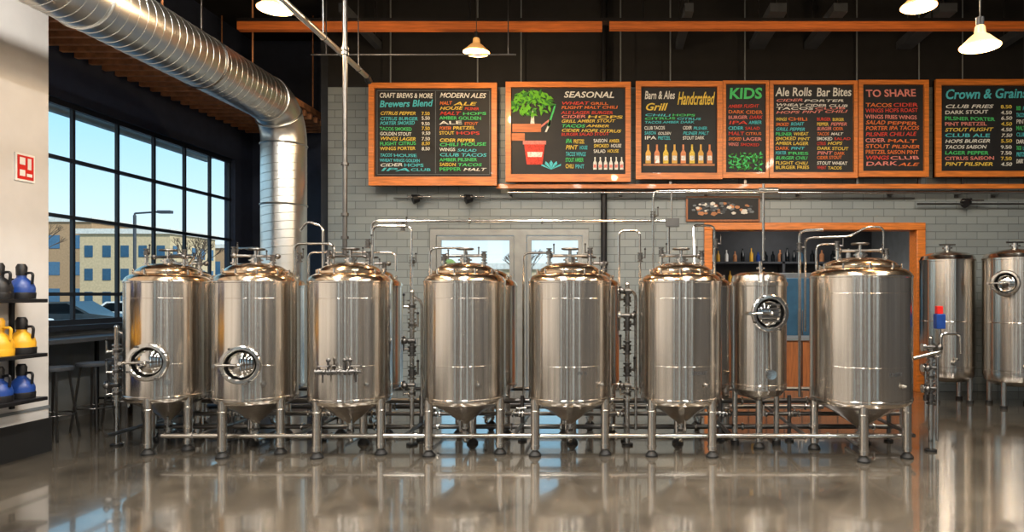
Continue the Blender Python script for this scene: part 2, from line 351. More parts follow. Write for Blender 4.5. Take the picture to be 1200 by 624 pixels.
def tank(name, x, y, r, legs, zb=.54, zt=1.73, tip=.30, man=None, seed=0, label=None, cluster=None, top=True, logo=None):
    b = MB(); rng = random.Random(seed)
    b.lathe([(.03, tip-.03), (.045, tip), (r*.55, tip+(zb-tip)*.55), (r*.96, zb-.025)], STEEL, None, 64, caps=False)
    b.lathe([(r*.96, zb-.025), (r*.985, zb-.014), (r, zb+.008)], STEEL, None, 64, caps=False)
    b.lathe([(r, zb+.008), (r+.005, zb+.013), (r+.005, zb+.033), (r, zb+.038)], STEEL, None, 64, caps=False)
    b.lathe([(r, zb+.038), (r, zt-.02)], STEEL, None, 96, caps=False)
    b.lathe([(r, zt-.02), (r+.005, zt-.015), (r+.005, zt), (r, zt+.005)], STEEL, None, 64, caps=False)
    for z in (zb+.36, zt-.17): b.ring((0, 0, z), (0, 0, 1), r-.0008, .0022, STEEL, 64)
    b.lathe([(r, zt+.005), (r*.985, zt+.02), (r*.94, zt+.045), (r*.85, zt+.068), (r*.76, zt+.08)], DOME, None, 56, caps=False)
    b.lathe([(r*.76, zt+.075), (r*.80, zt+.08), (r*.80, zt+.10), (r*.76, zt+.105), (r*.74, zt+.105), (r*.71, zt+.125), (r*.6, zt+.155), (r*.42, zt+.178), (r*.2, zt+.19), (.05, zt+.193)], DOME, None, 56)
    for k in range(10):
        a = k*math.pi/5+.2; p = V((math.cos(a)*r*.8, math.sin(a)*r*.8, zt+.09)); b.cyl(p-V((0, 0, .022)), p+V((0, 0, .03)), .011, PIPE, 8)
    for (lx, ly) in legs:
        b.cyl((lx, ly, .07), (lx, ly, zb+.02), .043, STEEL, 18); b.cyl((lx, ly, .05), (lx, ly, .1), .03, DSTEEL, 12)
        b.lathe([(.062, 0), (.062, .018), (.045, .04), (.03, .055)], RUBBER, Matrix.Translation((lx, ly, 0)), 20)
        b.cyl((lx, ly, .1), (lx, ly, .112), .052, PIPE, 18)
        b.ring((lx, ly, zb-.09), (0, 0, 1), .044, .006, PIPE, 16)
        L = V((lx, ly, 0)); q = L.normalized()*min(L.length, r*.93); b.cyl((lx, ly, zb-.03), (q.x*.9, q.y*.9, zb+.04), .04, STEEL, 12)
    if top:
        z = zt+.19; b.cyl((0, 0, z-.01), (0, 0, z+.05), .05, PIPE, 20); b.cyl((0, 0, z+.02), (0, 0, z+.035), .07, PIPE, 24)
        b.cyl((0, 0, z+.05), (0, 0, z+.15), .016, PIPE, 10); a0 = rng.uniform(-.4, .4); ca, sa = math.cos(a0), math.sin(a0)
        b.cyl((-.2*ca, -.2*sa, z+.07), (.2*ca, .2*sa, z+.07), .016, DSTEEL, 8)
        for s in (-1, 1): b.ball((s*.2*ca, s*.2*sa, z+.07), .03, DSTEEL, 6)
        b.ring((0, 0, z+.14), (0, 0, 1), .08, .010, DSTEEL, 20)
        for a in (0, 1.05, 2.1): b.cyl((-.08*math.cos(a), -.08*math.sin(a), z+.14), (.08*math.cos(a), .08*math.sin(a), z+.14), .007, DSTEEL, 6)
        xo = r*.5
        for s in (-1, 1):
            hh = rng.uniform(.05, .14); b.cyl((s*xo, -.05, z-.05), (s*xo, -.05, z+hh-.03), .018, PIPE, 10); b.cyl((s*xo, -.05, z-.01), (s*xo, -.05, z+.003), .034, PIPE, 16)
            valve(b, (s*xo, -.05, z+hh-.02), (0, 0, 1), (-s, -.5, 0), .75, m=DSTEEL)
    if tip > .25:
        valve(b, (0, 0, tip-.08), (0, 0, 1), (rng.choice([-1, 1])*.5, -1, 0), 1.05)
        b.tube(fillet([(0, 0, tip-.13), (0, 0, tip-.2), (0, .42, tip-.2)], .05), .022, PIPE)
    if man: manway(b, *man)
    if cluster:
        ang, z = cluster; d = V((math.sin(ang), -math.cos(ang), 0)); s = V((math.cos(ang), math.sin(ang), 0)); p = d*(r+.06)+V((0, 0, z))
        b.cyl(d*(r-.02)+V((0, 0, z)), p, .025, PIPE, 12)
        b.cyl(p-s*.22, p+s*.2, .017, DSTEEL, 12)
        for k in (-.17, -.04, .12): valve(b, p+s*k, s, (0, -.4, 1), .8, lever=(k != -.04), m=DSTEEL)
        for k in (-.1, .05, .1): b.cyl(p+s*k-V((0, 0, .03)), p+s*k+V((0, 0, .11)), .012, DSTEEL, 8); b.ball(p+s*k+V((0, 0, .11)), .022, DSTEEL, 6)
        for k in (-.15, .15): b.cyl(p+s*k, p+s*k-V((0, 0, .1)), .01, DSTEEL, 8)
    a = rng.uniform(.5, .9); d = V((math.sin(a), -math.cos(a), 0))
    b.cyl(d*(r-.01)+V((0, 0, .72)), d*(r+.05)+V((0, 0, .72)), .014, PIPE, 10); b.cyl(d*(r+.012)+V((0, 0, .72)), d*(r+.022)+V((0, 0, .72)), .028, PIPE, 14)
    o = b.obj(name, (x, y, 0))
    if logo:
        c = bpy.data.curves.new('tank_label', 'FONT'); c.body = logo; c.size = .05; c.align_x = 'CENTER'; c.extrude = .0008; c.materials.append(DGREY)
        t = bpy.data.objects.new('tank_label', c); scene.collection.objects.link(t); t.parent = o
        a = .35; t.location = (math.sin(a)*(r+.006), -math.cos(a)*(r+.006), .82); t.rotation_euler = (math.pi/2, 0, a)
    return o
N = 'fermentation_tank'
tank(N, -4.67, 7.15, .393, [(.03, -.36), (.31, -.17), (-.31, .2), (.1, .35)], man=(.2, .393, .93, .165), seed=1)
tank(N, -3.675, 7.0, .395, [(-.15, -.34), (.33, -.16), (-.2, .32)], man=(.2, .395, .92, .165), seed=2)
tank(N, -2.685, 6.95, .405, [(-.21, -.31), (.36, -.15), (0, .36)], cluster=(.15, .86), seed=3)
tank(N, -1.52, 6.95, .407, [(-.31, -.22), (.375, -.12), (0, .36)], seed=4)
tank(N, -.452, 6.95, .416, [(-.33, -.22), (.36, -.17), (0, .36)], seed=5, logo='FV 5')
tank(N, .678, 6.95, .408, [(-.31, -.22), (.28, -.26), (0, .36)], seed=6, logo='STOUT')
tank(N, 2.49, 6.92, .495, [(-.12, -.43), (.36, -.27), (-.43, .12), (.2, .42)], zb=.54, zt=1.78, tip=.26, seed=8, logo='UNITY')
for i, x in enumerate([-5.0, -4.0, -2.85, -1.5, -.3, 1.0]):
    tank(N, x, 7.98, .36, [(-.27, -.2), (.27, -.2), (0, .32)], zt=1.70, seed=20+i, top=(i % 2 == 0))
def brite(x, y):
    b = MB(); r = .285
    b.lathe([(.04, .5), (.12, .53), (r*.8, .56), (r, .63), (r, .66), (r+.005, .665), (r+.005, .68), (r, .685)], STEEL, None, 64, caps=False)
    b.lathe([(r, .685), (r, 1.68)], STEEL, None, 80, caps=False)
    b.lathe([(r, 1.68), (r+.012, 1.685), (r+.012, 1.72), (r, 1.725), (r, 1.74), (r*.95, 1.79), (r*.7, 1.82), (.05, 1.83)], STEEL, None, 64)
    manway(b, .1, r, 1.41, .165)
    d = V((math.sin(.1), -math.cos(.1), 0)); M = b.frame(d*(r+.10)+V((0, 0, 1.41)), d)
    for k in range(5): b.box(-.09, .09, -.08+k*.04, -.065+k*.04, 0, .012, DSTEEL, M)
    b.cyl((0, -.02, .07), (0, -.02, .5), .035, PIPE, 16); b.lathe([(.06, 0), (.06, .02), (.03, .06)], RUBBER, Matrix.Translation((0, -.02, 0)), 18)
    for lx, ly in ((-.22, .15), (.22, .15)): b.cyl((lx, ly, 0.05), (lx, ly, .66), .03, PIPE, 14); b.cyl((lx, ly, 0), (lx, ly, .05), .045, RUBBER, 14)
    b.cyl((.06, -.28, 1.25), (.06, -.32, .8), .01, PIPE, 8)
    b.cyl((.06, -.29, .8), (.06, -.33, .8), .05, MIRROR, 20)
    valve(b, (0, -.02, .36), (0, 0, 1), (.5, -1, 0), 1.)
    b.cyl((.02, 0, 1.82), (.02, 0, 1.94), .02, PIPE, 12); b.cyl((.02, 0, 1.86), (.02, 0, 1.88), .045, PIPE, 16)
    b.obj('brite_tank', (x, y, 0))
brite(1.5, 7.1)
def rear_tank(x, y, r, man):
    b = MB()
    b.lathe([(.04, .28), (r*.7, .31), (r*.95, .38), (r, .45), (r, .5), (r+.006, .505), (r+.006, .53), (r, .535)], STEEL, None, 64, caps=False)
    b.lathe([(r, .535), (r, 2.08)], STEEL, None, 80, caps=False)
    b.ring((0, 0, 1.2), (0, 0, 1), r, .006, STEEL, 64)
    b.lathe([(r, 2.08), (r+.008, 2.085), (r+.008, 2.11), (r, 2.115), (r*.93, 2.17), (r*.7, 2.21), (r*.3, 2.24), (.05, 2.25)], STEEL, None, 64)
    for a in (.6, 2.2, 3.8, 5.4):
        lx, ly = math.cos(a)*r*.85, math.sin(a)*r*.85; b.cyl((lx, ly, .04), (lx, ly, .45), .035, PIPE, 14); b.cyl((lx, ly, 0), (lx, ly, .04), .05, RUBBER, 14)
    b.cyl((0, 0, 2.23), (0, 0, 2.33), .04, PIPE); b.cyl((0, 0, 2.28), (0, 0, 2.3), .07, PIPE); b.cyl((-.12, 0, 2.34), (.12, 0, 2.34), .012, DSTEEL)
    if man: manway(b, *man)
    valve(b, (-.1, -r-.04, .6), (0, -1, 0), (0, 0, 1), .9)
    b.obj('serving_tank', (x, y, 0))
rear_tank(5.0, 10.25, .385, None)
rear_tank(5.72, 9.75, .42, (-.75, .42, 1.75, .16))
rear_tank(6.75, 9.9, .42, None)

# ------------------------------------------------------------------ pipework
b = MB()
for (y, z, r, xa, xb) in [(6.79, .19, .022, -4.5, 2.85), (7.42, .16, .026, -5.1, 3.1), (7.42, .30, .022, -5.1, 3.1), (7.56, .42, .028, -5.0, 3.0), (8.5, .2, .03, -5.2, 2.6), (8.5, .42, .025, -5.2, 2.6)]:
    b.cyl((xa, y, z), (xb, y, z), r, PIPE if y < 7 else DSTEEL, 14)
    x = xa+.3
    while x < xb-.2: b.cyl((x-.01, y, z), (x+.01, y, z), r*1.6, PIPE, 16); x += random.uniform(.5, .9)
for x in (-5.05, -4.15, -3.18, -2.1, -1.0, .12, 1.15, 1.9, 2.98):
    b.cyl((x, 7.42, 0.0), (x, 7.42, .5), .022, DSTEEL, 12); b.cyl((x, 7.42, 0), (x, 7.42, .02), .05, RUBBER, 14)
    b.cyl((x, 6.79, .19), (x, 8.5, .19), .02, DSTEEL, 10)
for x in (-4.1, -3.1, -1.95, -1.05, .1, 1.2, 1.95): valve(b, (x, 7.42, .30), (1, 0, 0), (0, -.5, 1), 1.0)
b.obj('pipe_skid')

def column(x, y, z0, z1, sd):
    b = MB(); rng = random.Random(sd)
    b.cyl((0, 0, z0), (0, 0, z1), .024, PIPE, 14); b.tube(fillet([(.09, .05, z0), (.09, .05, z1-.1), (0, 0, z1-.04)], .05), .016, PIPE, 12)
    b.cyl((0, 0, 0), (0, 0, .02), .06, RUBBER, 16); b.cyl((0, 0, .0), (0, 0, z0+.02), .024, PIPE, 14)
    b.ball((0, 0, z1), .026, PIPE, 8)
    z = max(z0, .45)+.1
    while z < z1-.05:
        s = rng.choice([-1, 1]); valve(b, (0, 0, z), (0, 0, 1), (s, -.6, 0), 1.15, m=rng.choice([PIPE, DSTEEL]))
        if rng.random() < .6:
            b.cyl((-.09, -.02, z+.09), (.04, -.02, z+.09), .022, DSTEEL, 12)
            b.cyl((-.10, -.02, z+.09), (-.07, -.02, z+.09), .042, PIPE, 14)
            b.ball((s*.06, -.06, z+.09), .035, DSTEEL, 8)
        z += rng.uniform(.17, .27)
    return b.obj('valve_manifold', (x, y, 0))
column(-2.14, 7.22, .3, 1.62, 1); column(.137, 7.22, .15, 1.7, 2); column(-5.25, 7.2, .4, 1.25, 3)
column(3.22, 6.95, .1, 1.15, 4)
b = MB(); b.tube(fillet([(3.3, 6.9, 1.0), (3.3, 6.9, 1.2), (3.5, 6.9, 1.2), (3.5, 6.9, 1.0)], .05), .016, PIPE)
b.box(3.24, 3.33, 6.86, 6.94, 1.25, 1.40, BLUEP); b.box(3.25, 3.31, 6.87, 6.93, 1.40, 1.48, REDP); b.cyl((3.285, 6.9, 1.15), (3.285, 6.9, 1.26), .015, PIPE); b.cyl((3.02, 6.9, .95), (3.3, 6.9, 1.02), .02, PIPE); b.obj('control_valve_head', bevel=.006)

b = MB()
P = lambda pts, r=.015, m=PIPE, f=.07: b.tube(fillet(pts, f), r, m)
P([(-2.68, 7.55, 1.9), (-2.68, 7.55, 2.41), (.6, 7.55, 2.41), (.6, 7.55, 1.95)], .015)
P([(-3.42, 7.3, 1.8), (-3.42, 7.3, 2.14), (-3.0, 7.3, 2.14), (-3.0, 7.3, 1.88)])
P([(-3.36, 7.5, 1.6), (-3.36, 7.5, 2.06), (-2.4, 7.5, 2.06), (-2.4, 7.5, 1.85)], .012)
P([(-2.62, 7.4, 2.0), (-2.62, 7.4, 2.34), (-2.2, 7.4, 2.34), (-2.2, 7.4, 1.3)])
P([(-2.0, 7.4, .5), (-2.0, 7.4, 2.1), (-1.6, 7.4, 2.1), (-1.6, 7.4, 1.85)], .012)
P([(-1.0, 7.5, .5), (-1.0, 7.5, 2.05), (-.7, 7.4, 2.05), (-.7, 7.3, 1.85)], .012)
P([(.05, 7.5, 1.2), (.05, 7.5, 2.3), (.28, 7.5, 2.3), (.28, 7.5, .5)], .014)
P([(1.1, 7.5, .5), (1.1, 7.5, 2.35), (.85, 7.4, 2.35), (.85, 7.2, 1.88)], .014)
P([(.42, 7.4, 1.85), (.42, 7.4, 2.72), (1.7, 7.4, 2.72)], .010)
b.cyl((.62, 7.4, 2.36), (.62, 7.4, 2.72), .01, PIPE); b.box(.56, .7, 7.36, 7.44, 2.33, 2.42, DSTEEL)
b.cyl((1.55, 7.1, 1.95), (1.55, 7.1, 2.75), .014, PIPE); b.cyl((1.5, 7.1, 2.68), (1.7, 7.1, 2.68), .03, PIPE)
P([(1.98, 7.3, .5), (1.98, 7.3, 2.28), (2.2, 7.2, 2.28)], .016)
P([(2.04, 7.3, 1.2), (2.04, 7.3, 2.2), (2.45, 7.1, 2.2), (2.62, 7.1, 2.30), (2.8, 7.1, 2.3), (2.8, 7.1, 1.9)], .012)
P([(2.1, 7.1, 1.85), (2.1, 7.1, 2.12), (2.35, 7.1, 2.12), (2.35, 7.1, 1.9)], .012)
P([(-5.0, 7.6, .5), (-5.0, 7.6, 2.03), (-4.6, 7.5, 2.03), (-4.6, 7.3, 1.85)], .012)
P([(-4.15, 7.5, .5), (-4.15, 7.5, 2.1), (-3.8, 7.3, 2.1), (-3.8, 7.2, 1.85)], .012)
P([(-3.2, 7.5, .4), (-3.2, 7.5, 2.35), (-3.38, 7.5, 2.4), (-3.45, 7.5, 2.3)], .014)
for (x, z) in [(-2.68, 2.15), (-2.2, 1.95), (-2.3, 2.34), (1.1, 2.15), (1.98, 2.1), (.28, 2.0), (-3.42, 2.0), (.42, 2.45)]:
    valve(b, (x, 7.42 if x not in (1.98,) else 7.3, z), (0, 0, 1), (1, -.6, 0), .8, m=DSTEEL)
for x in (-2.4, -1.6, -.8, 0): b.cyl((x-.01, 7.55, 2.41), (x+.01, 7.55, 2.41), .03, PIPE)
b.obj('overhead_process_piping')

b = MB(); b.cyl((-2.93, 7.42, 2.0), (-2.93, 7.42, ZC), .026, DSTEEL, 14)
for z in (2.2, 2.45, 3.0, 4.2, 4.25): b.cyl((-2.93, 7.42, z), (-2.93, 7.42, z+.03), .042, DSTEEL, 16)
b.obj('riser_pipe')
b = MB(); b.cyl((-.17, 11.1, 0), (-.17, 11.1, ZC), .05, BLACK, 16); b.cyl((-.17, 11.1, 0), (-.17, 11.1, .02), .09, BLACK)
b.obj('support_post')
b = MB()
b.cyl((-1.72, 11.02, 3.24), (7.9, 11.02, 3.24), .022, PIPE); b.cyl((-3.6, 11.14, 3.17), (4.9, 11.14, 3.17), .01, DSTEEL); b.cyl((4.9, 11.05, 3.06), (7.9, 11.05, 3.06), .016, DSTEEL)
for x in (-1.7, .1, 1.5, 3, 4.5, 5.6, 6.2): b.cyl((x, 11.2, 3.24), (x, 11.02, 3.24), .03, DSTEEL); b.box(x-.03, x+.03, 11.17, 11.2, 3.18, 3.3, DSTEEL)
b.obj('wall_conduit')
for x, z in ((5.75, 3.08), (-3.15, 3.14), (-2.3, 3.14)):
    b = MB(); b.cyl((0, .2, .05), (0, 0, .05), .02, BLACK); b.lathe([(.02, 0), (.06, .02), (.08, .12), (.07, .12)], BLACK, b.frame((0, .06, .02), (-1, -.5, -.3)), 20)
    b.lathe([(.065, .1), (.02, .11)], WHITEP, b.frame((0, .06, .02), (-1, -.5, -.3)), 20); b.cyl((-.18, 0, .03), (.2, 0, .03), .014, PIPE)
    ob = b.obj('wall_spotlight', (x, 11.0, z))

# ------------------------------------------------------------------ duct
def duct():
    b = MB(); xc, zc, yb, R = -4.84, 4.33, 10.0, .31
    pts = []
    y = -4.0
    while y < yb-.5: pts.append(V((xc, y, zc))); y += .12
    for k in range(13):
        a = k/12*math.pi/2; pts.append(V((xc, yb-.5+.5*math.sin(a), zc-.5+.5*math.cos(a))))
    z = zc-.62
    while z > .02: pts.append(V((xc, yb, z))); z -= .12
    b.tube(pts, R, GALV, 52)
    for i, p in enumerate(pts[1:-1]):
        d = (pts[i+2]-pts[i]).normalized()
        if p.y < yb-.52 or p.z < zc-.6: b.ring(p, d+V((.12, 0, 0)), R+.0005, .0035, GALV, 52)
    for p, d in [((xc, yb-.5, zc), (0, 1, 0)), ((xc, yb-.15, zc-.15), (0, 1, -1)), ((xc, yb, zc-.55), (0, 0, 1)), ((xc, 6.2, zc), (0, 1, 0)), ((xc, yb, 2.9), (0, 0, 1))]:
        b.ring(p, d, R+.002, .014, GALV, 52)
    for y in (2, 5, 8): b.cyl((xc, y, zc+R), (xc, y, ZC), .01, DSTEEL); b.ring((xc, y, zc), (0, 1, 0), R+.006, .008, DSTEEL, 52)
    b.obj('ventilation_duct', ang=50)
duct()

# ------------------------------------------------------------------ ceiling structure
b = MB()
y = 6.9
while y < 13.1: b.box(-6.98, -5.3, y, y+.06, 4.66, 4.76, RUST); y += .24
for x in (-6.9, -6.5, -6.1, -5.7, -5.3): b.box(x-.03, x+.03, 6.9, 13.1, 4.76, 4.86, RUST)
for x, y in ((-6.9, 8), (-5.3, 8), (-6.9, 12), (-5.3, 12), (-5.3, 10)): b.cyl((x, y, 4.8), (x, y, ZC), .012, RUST)
b.obj('ceiling_slat_screen')
b = MB(); b.box(-5.2, -.17, 9.4, 9.5, 5.25, 5.36, BEAMW); b.box(-.07, 7.9, 9.4, 9.5, 5.26, 5.36, BEAMW); b.box(-5.2, 7.9, 9.38, 9.54, 5.36, 5.4, BLACK)
for x in (-4, -2, 0.4, 2.4, 4.4, 6.4): b.cyl((x, 9.46, 5.4), (x, 9.46, ZC), .012, BLACK)
b.obj('ceiling_beam')
b = MB()
for y in (6.4, 8.2, 10.2):
    b.box(-7, 7.95, y-.03, y+.03, 6.05, 6.1, DGREY); b.box(-7, 7.95, y-.03, y+.03, 6.42, 6.48, DGREY)
    x = -6.9
    while x < 7.8: b.cyl((x, y, 6.08), (x+.25, y, 6.45), .015, DGREY, 6); b.cyl((x+.25, y, 6.45), (x+.5, y, 6.08), .015, DGREY, 6); x += .5
b.obj('ceiling_joists')
for x, w in ((-3.9, .1), (1.0, .12), (2.2, .25), (3.1, .2), (4.6, .25), (6.2, .15)):
    b = MB(); b.box(x, x+w, 9.65, 11.15, 5.6, 5.72, DGREY); b.box(x+.01, x+w-.01, 9.7, 11.1, 5.72, 5.73, MIDG)
    for y in (9.8, 11.0): b.cyl((x+w/2, y, 5.7), (x+w/2, y, ZC-.002), .008, DSTEEL, 6)
    b.obj('cable_tray')
b = MB(); b.cyl((-3.1, 5.6, 4.36), (-3.34, 9.2, 4.54), .034, GALV, 18)
for t in (.2, .55, .9):
    p = V((-3.1, 5.6, 4.36)).lerp(V((-3.34, 9.2, 4.54)), t); b.cyl(p, (p.x, p.y, ZC), .008, DSTEEL, 6); b.ring(p, (-.24, 3.6, .18), .036, .006, DSTEEL, 18)
b.cyl((-3.34, 9.2, 4.54), (-3.34, 9.3, 4.5), .045, DSTEEL)
b.cyl((-4.0, 9.0, 4.76), (-1.3, 9.0, 4.76), .012, DSTEEL); b.cyl((-3.8, 9.0, 4.76), (-3.8, 9.0, ZC), .008, DSTEEL); b.cyl((-1.4, 9.0, 4.76), (-1.4, 9.0, ZC), .008, DSTEEL)
b.obj('ceiling_conduit')

# ------------------------------------------------------------------ pendant lamps
def pendant(x, y, z, s=1.):
    b = MB()
    b.lathe([(.03*s, .20*s), (.045*s, .18*s), (.05*s, .12*s), (.09*s, .09*s), (.15*s, .03*s), (.178*s, 0)], SHADEO, None, 36, caps=False)
    b.lathe([(.172*s, .0), (.145*s, .028*s), (.085*s, .082*s), (.045*s, .11*s), (.01, .115*s)], SHADEI, None, 36, caps=False)
    b.ring((0, 0, 0), (0, 0, 1), .175*s, .006*s, SHADEI, 36)
    b.cyl((0, 0, .18*s), (0, 0, .27*s), .035*s, BLACK, 16); b.cyl((0, 0, .25*s), (0, 0, ZC-z), .006, DSTEEL, 8)
    b.ball((0, 0, .02*s), .06*s, BULB, 10)
    o = b.obj('pendant_lamp', (x, y, z))
    l = bpy.data.lights.new('bulb_light', 'POINT'); l.energy = 85; l.color = (1, .7, .4); l.shadow_soft_size = .07
    lo = bpy.data.objects.new('bulb_light', l); scene.collection.objects.link(lo); lo.parent = o; lo.location = (0, 0, -.1)
pendant(-1.87, 9.25, 4.88); pendant(3.32, 6.2, 3.85, .98); pendant(-3.5, 7.05, 4.55); pendant(3.12, 7.0, 4.55)
pendant(0, 5.0, 4.55); pendant(-2.0, 2.5, 4.55); pendant(3.0, 2.5, 4.55)

def fill_fixture(x, y, z, e):  # linear lamps added out of view to fill the room with light
    b = MB(); b.box(-.15, .15, -1.2, 1.2, 0, .08, BLACK); b.box(-.12, .12, -1.15, 1.15, -.01, 0, FILLM)
    for yy in (-1, 1): b.cyl((0, yy, .08), (0, yy, ZC-z), .006, BLACK, 6)
    o = b.obj('added_fill_fixture', (x, y, z))
    l = bpy.data.lights.new('added_fill_light', 'AREA'); l.shape = 'RECTANGLE'; l.size = .24; l.size_y = 2.3; l.energy = e; l.color = (1, .945, .86)
    lo = bpy.data.objects.new('added_fill_light', l); scene.collection.objects.link(lo); lo.parent = o; lo.location = (0, 0, -.02)
for x in (-3.9, -1.3, 1.3, 4.5):
    for y, e in ((-2.5, 90), (1.5, 140), (5.0, 195)): fill_fixture(x, y, 5.4, e)
l = bpy.data.lights.new('bar_light', 'AREA'); l.size = 1.2; l.energy = 32; l.color = (1, .93, .85)
b = MB(); b.box(-.7, .7, -.1, .1, 0, .05, WHITEP); o = b.obj('bar_ceiling_light', (3.2, 12.4, 3.14)); lo = bpy.data.objects.new('bar_light', l); scene.collection.objects.link(lo); lo.parent = o; lo.location = (0, 0, -.02)

# ------------------------------------------------------------------ menu boards
CH = {k: mat('chalk_'+k, c, .8, var=.3, scale=40) for k, c in dict(white=(236, 232, 220), yellow=(240, 200, 84), orange=(235, 122, 62), green=(80, 205, 116), cyan=(84, 196, 205), red=(214, 72, 58), pink=(226, 138, 126)).items()}
words = 'HOUSE LAGER AMBER ALE STOUT PORTER PILSNER WHEAT CIDER GOLDEN IPA SAISON MALT HOPS CITRUS DARK BURGER FRIES SALAD TACOS WINGS PRETZEL CHEESE GRILL CLUB SMOKED ROAST PEPPER CHILI PINT FLIGHT'.split()
texts = []
trg = random.Random(5)
def text(parent, s, x, z, w, h, m, yo=-.012, shear=None, off=.014):
    c = bpy.data.curves.new('chalk_text', 'FONT'); c.body = s; c.size = 1; c.extrude = .002; c.offset = off
    c.shear = trg.uniform(-.1, .3) if shear is None else shear; c.materials.append(m); c.resolution_u = 3
    t = bpy.data.objects.new('chalk_text', c); scene.collection.objects.link(t); t.parent = parent
    t.rotation_euler = (math.pi/2, trg.uniform(-.02, .02), 0); t.location = (x, yo, z+trg.uniform(-.004, .004)); texts.append((t, w, h))
YBD = 10.9
def board(x0, x1, z0, z1, fb=.1, f=.085):
    b = MB(); w = x1-x0; h = z1-z0
    b.box(0, w, 0, .06, 0, h, SLATE)
    b.box(0, w, -.05, .06, 0, fb, WOOD); b.box(0, w, -.05, .06, h-f, h, WOOD)
    b.box(0, f, -.051, .06, fb, h-f, WOOD); b.box(w-f, w, -.051, .06, fb, h-f, WOOD)
    return b, (x0, YBD, z0), w, h
rng = random.Random(11)
def lines(par, x0, x1, z0, z1, n, cols, frac=.55, minw=.55, price=False):
    n = int(n*1.35+.5); dz = (z1-z0)/n; frac = min(frac+.13, .7); minw = min(.9, minw+.15)
    for i in range(n):
        wd = x1-x0; z = z1-(i+.8)*dz
        if price:
            s = ' '.join(rng.choice(words) for _ in range(2))
            text(par, s, x0, z, wd*rng.uniform(.6, .76), dz*frac, CH[cols[i % len(cols)]]); text(par, '%d.50' % rng.randint(4, 9), x0+wd*.82, z, wd*.16, dz*frac, CH['white' if i % 3 else 'yellow'])
        else:
            tot = wd*rng.uniform(minw, .98); k = 2 if wd < .8 else 3; cut = rng.uniform(.35, .65)
            if rng.random() < .35: text(par, ' '.join(rng.choice(words) for _ in range(k))[:20], x0, z, tot, dz*frac, CH[cols[i % len(cols)]])
            else:
                text(par, rng.choice(words), x0, z, tot*cut-.02, dz*frac, CH[cols[i % len(cols)]]); text(par, rng.choice(words), x0+tot*cut+.01, z, tot*(1-cut), dz*frac*rng.uniform(.8, 1), CH[cols[(i+1) % len(cols)]])
def outline(b, x0, x1, z0, z1, m, t=.006):
    for a in ((x0, x1, z0, z0+t), (x0, x1, z1-t, z1), (x0, x0+t, z0, z1), (x1-t, x1, z0, z1)): b.box(a[0], a[1], -.006, 0, a[2], a[3], m)
def bottle(b, x, z, h, m, m2):
    r = h*.14; b.prism([(x-r, z), (x+r, z), (x+r, z+h*.55), (x+r*.35, z+h*.72), (x+r*.35, z+h), (x-r*.35, z+h), (x-r*.35, z+h*.72), (x-r, z+h*.55)], -.006, 0, m)
    b.box(x-r*.8, x+r*.8, -.009, -.006, z+h*.15, z+h*.4, m2)
# 1
b, loc, w, h = board(-3.91, -1.87, 3.33, 4.965, .14); outline(b, .12, w-.12, .18, h-.11, MIDG); outline(b, 1.05, 1.06, .2, h-.12, MIDG); o = b.obj('menu_board', loc)
text(o, 'CRAFT BREWS & MORE', .16, h-.23, .85, .08, CH['white']); text(o, 'MODERN ALES', 1.12, h-.23, .74, .08, CH['white'])
text(o, 'Brewers Blend', .16, h-.38, .85, .11, CH['cyan'], shear=.2, off=.02)
lines(o, .17, .98, .55, h-.44, 6, ['yellow', 'cyan', 'cyan', 'green', 'white', 'yellow', 'green'], price=True)
lines(o, .17, .98, .22, .52, 3, ['cyan', 'cyan', 'white']); lines(o, 1.12, 1.88, .8, h-.28, 5, ['orange', 'yellow', 'red', 'green', 'white'])
lines(o, 1.12, 1.88, .22, .77, 5, ['yellow', 'green', 'white', 'cyan', 'green'])
# 2
b, loc, w, h = board(-1.73, .26, 3.39, 4.98, .12); rg = random.Random(3)
G1, G2 = CH['green'], mat('leaf_green', (60, 130, 50), .8)
G3 = mat('lime_green', (110, 190, 50), .8)
for k in range(150):
    a = rg.uniform(0, 6.28); q = rg.random()**.5; px, pz = .41+q*.34*math.cos(a), h-.33+q*.2*math.sin(a); s = rg.uniform(.03, .065); t = rg.uniform(0, 3.1)
    b.prism([(px+s*math.cos(t), pz+s*math.sin(t)), (px+s*.4*math.cos(t+1.57), pz+s*.4*math.sin(t+1.57)), (px-s*math.cos(t), pz-s*math.sin(t)), (px-s*.4*math.cos(t+1.57), pz-s*.4*math.sin(t+1.57))], -.005-.0002*k, 0, rg.choice([G3, G2, G3]))
b.prism([(.38, .85), (.46, .85), (.44, h-.45), (.41, h-.45)], -.004, 0, CH['white']); b.box(.1, .56, -.007, 0, .80, .93, BEAMW); b.box(.09, .3, -.009, 0, .66, .78, BEAMW)
b.prism([(.33, .28), (.58, .28), (.62, .6), (.29, .6)], -.008, 0, CH['red']); b.prism([(.35, .4), (.57, .4), (.585, .48), (.34, .48)], -.011, 0, CH['white']); outline(b, .33, .58, .3, .38, CH['white'], .01)
b.box(.27, .64, -.01, 0, .6, .66, CH['pink']); b.prism([(.62, .8), (.7, h-.6), (.73, h-.6), (.65, .8)], -.005, 0, CH['white']); b.prism([(.5, .86), (.68, 1.0), (.7, .98), (.52, .84)], -.005, 0, CH['pink'])
b.prism([(.66, .9), (.78, 1.25), (.8, 1.24), (.69, .88)], -.005, 0, CH['green'])
for k in range(6): bottle(b, 1.42+k*.085, .2, .2, CH['white'], CH['pink'])
for k in range(5):
    a = -.9+k*.45; b.prism([(.72, .2), (.72+.16*math.sin(a)-.03, .2+.1*math.cos(a)), (.72+.2*math.sin(a), .2+.15*math.cos(a)), (.72+.16*math.sin(a)+.03, .2+.1*math.cos(a))], -.005-.0005*k, 0, CH['cyan'])
o = b.obj('menu_board', loc)
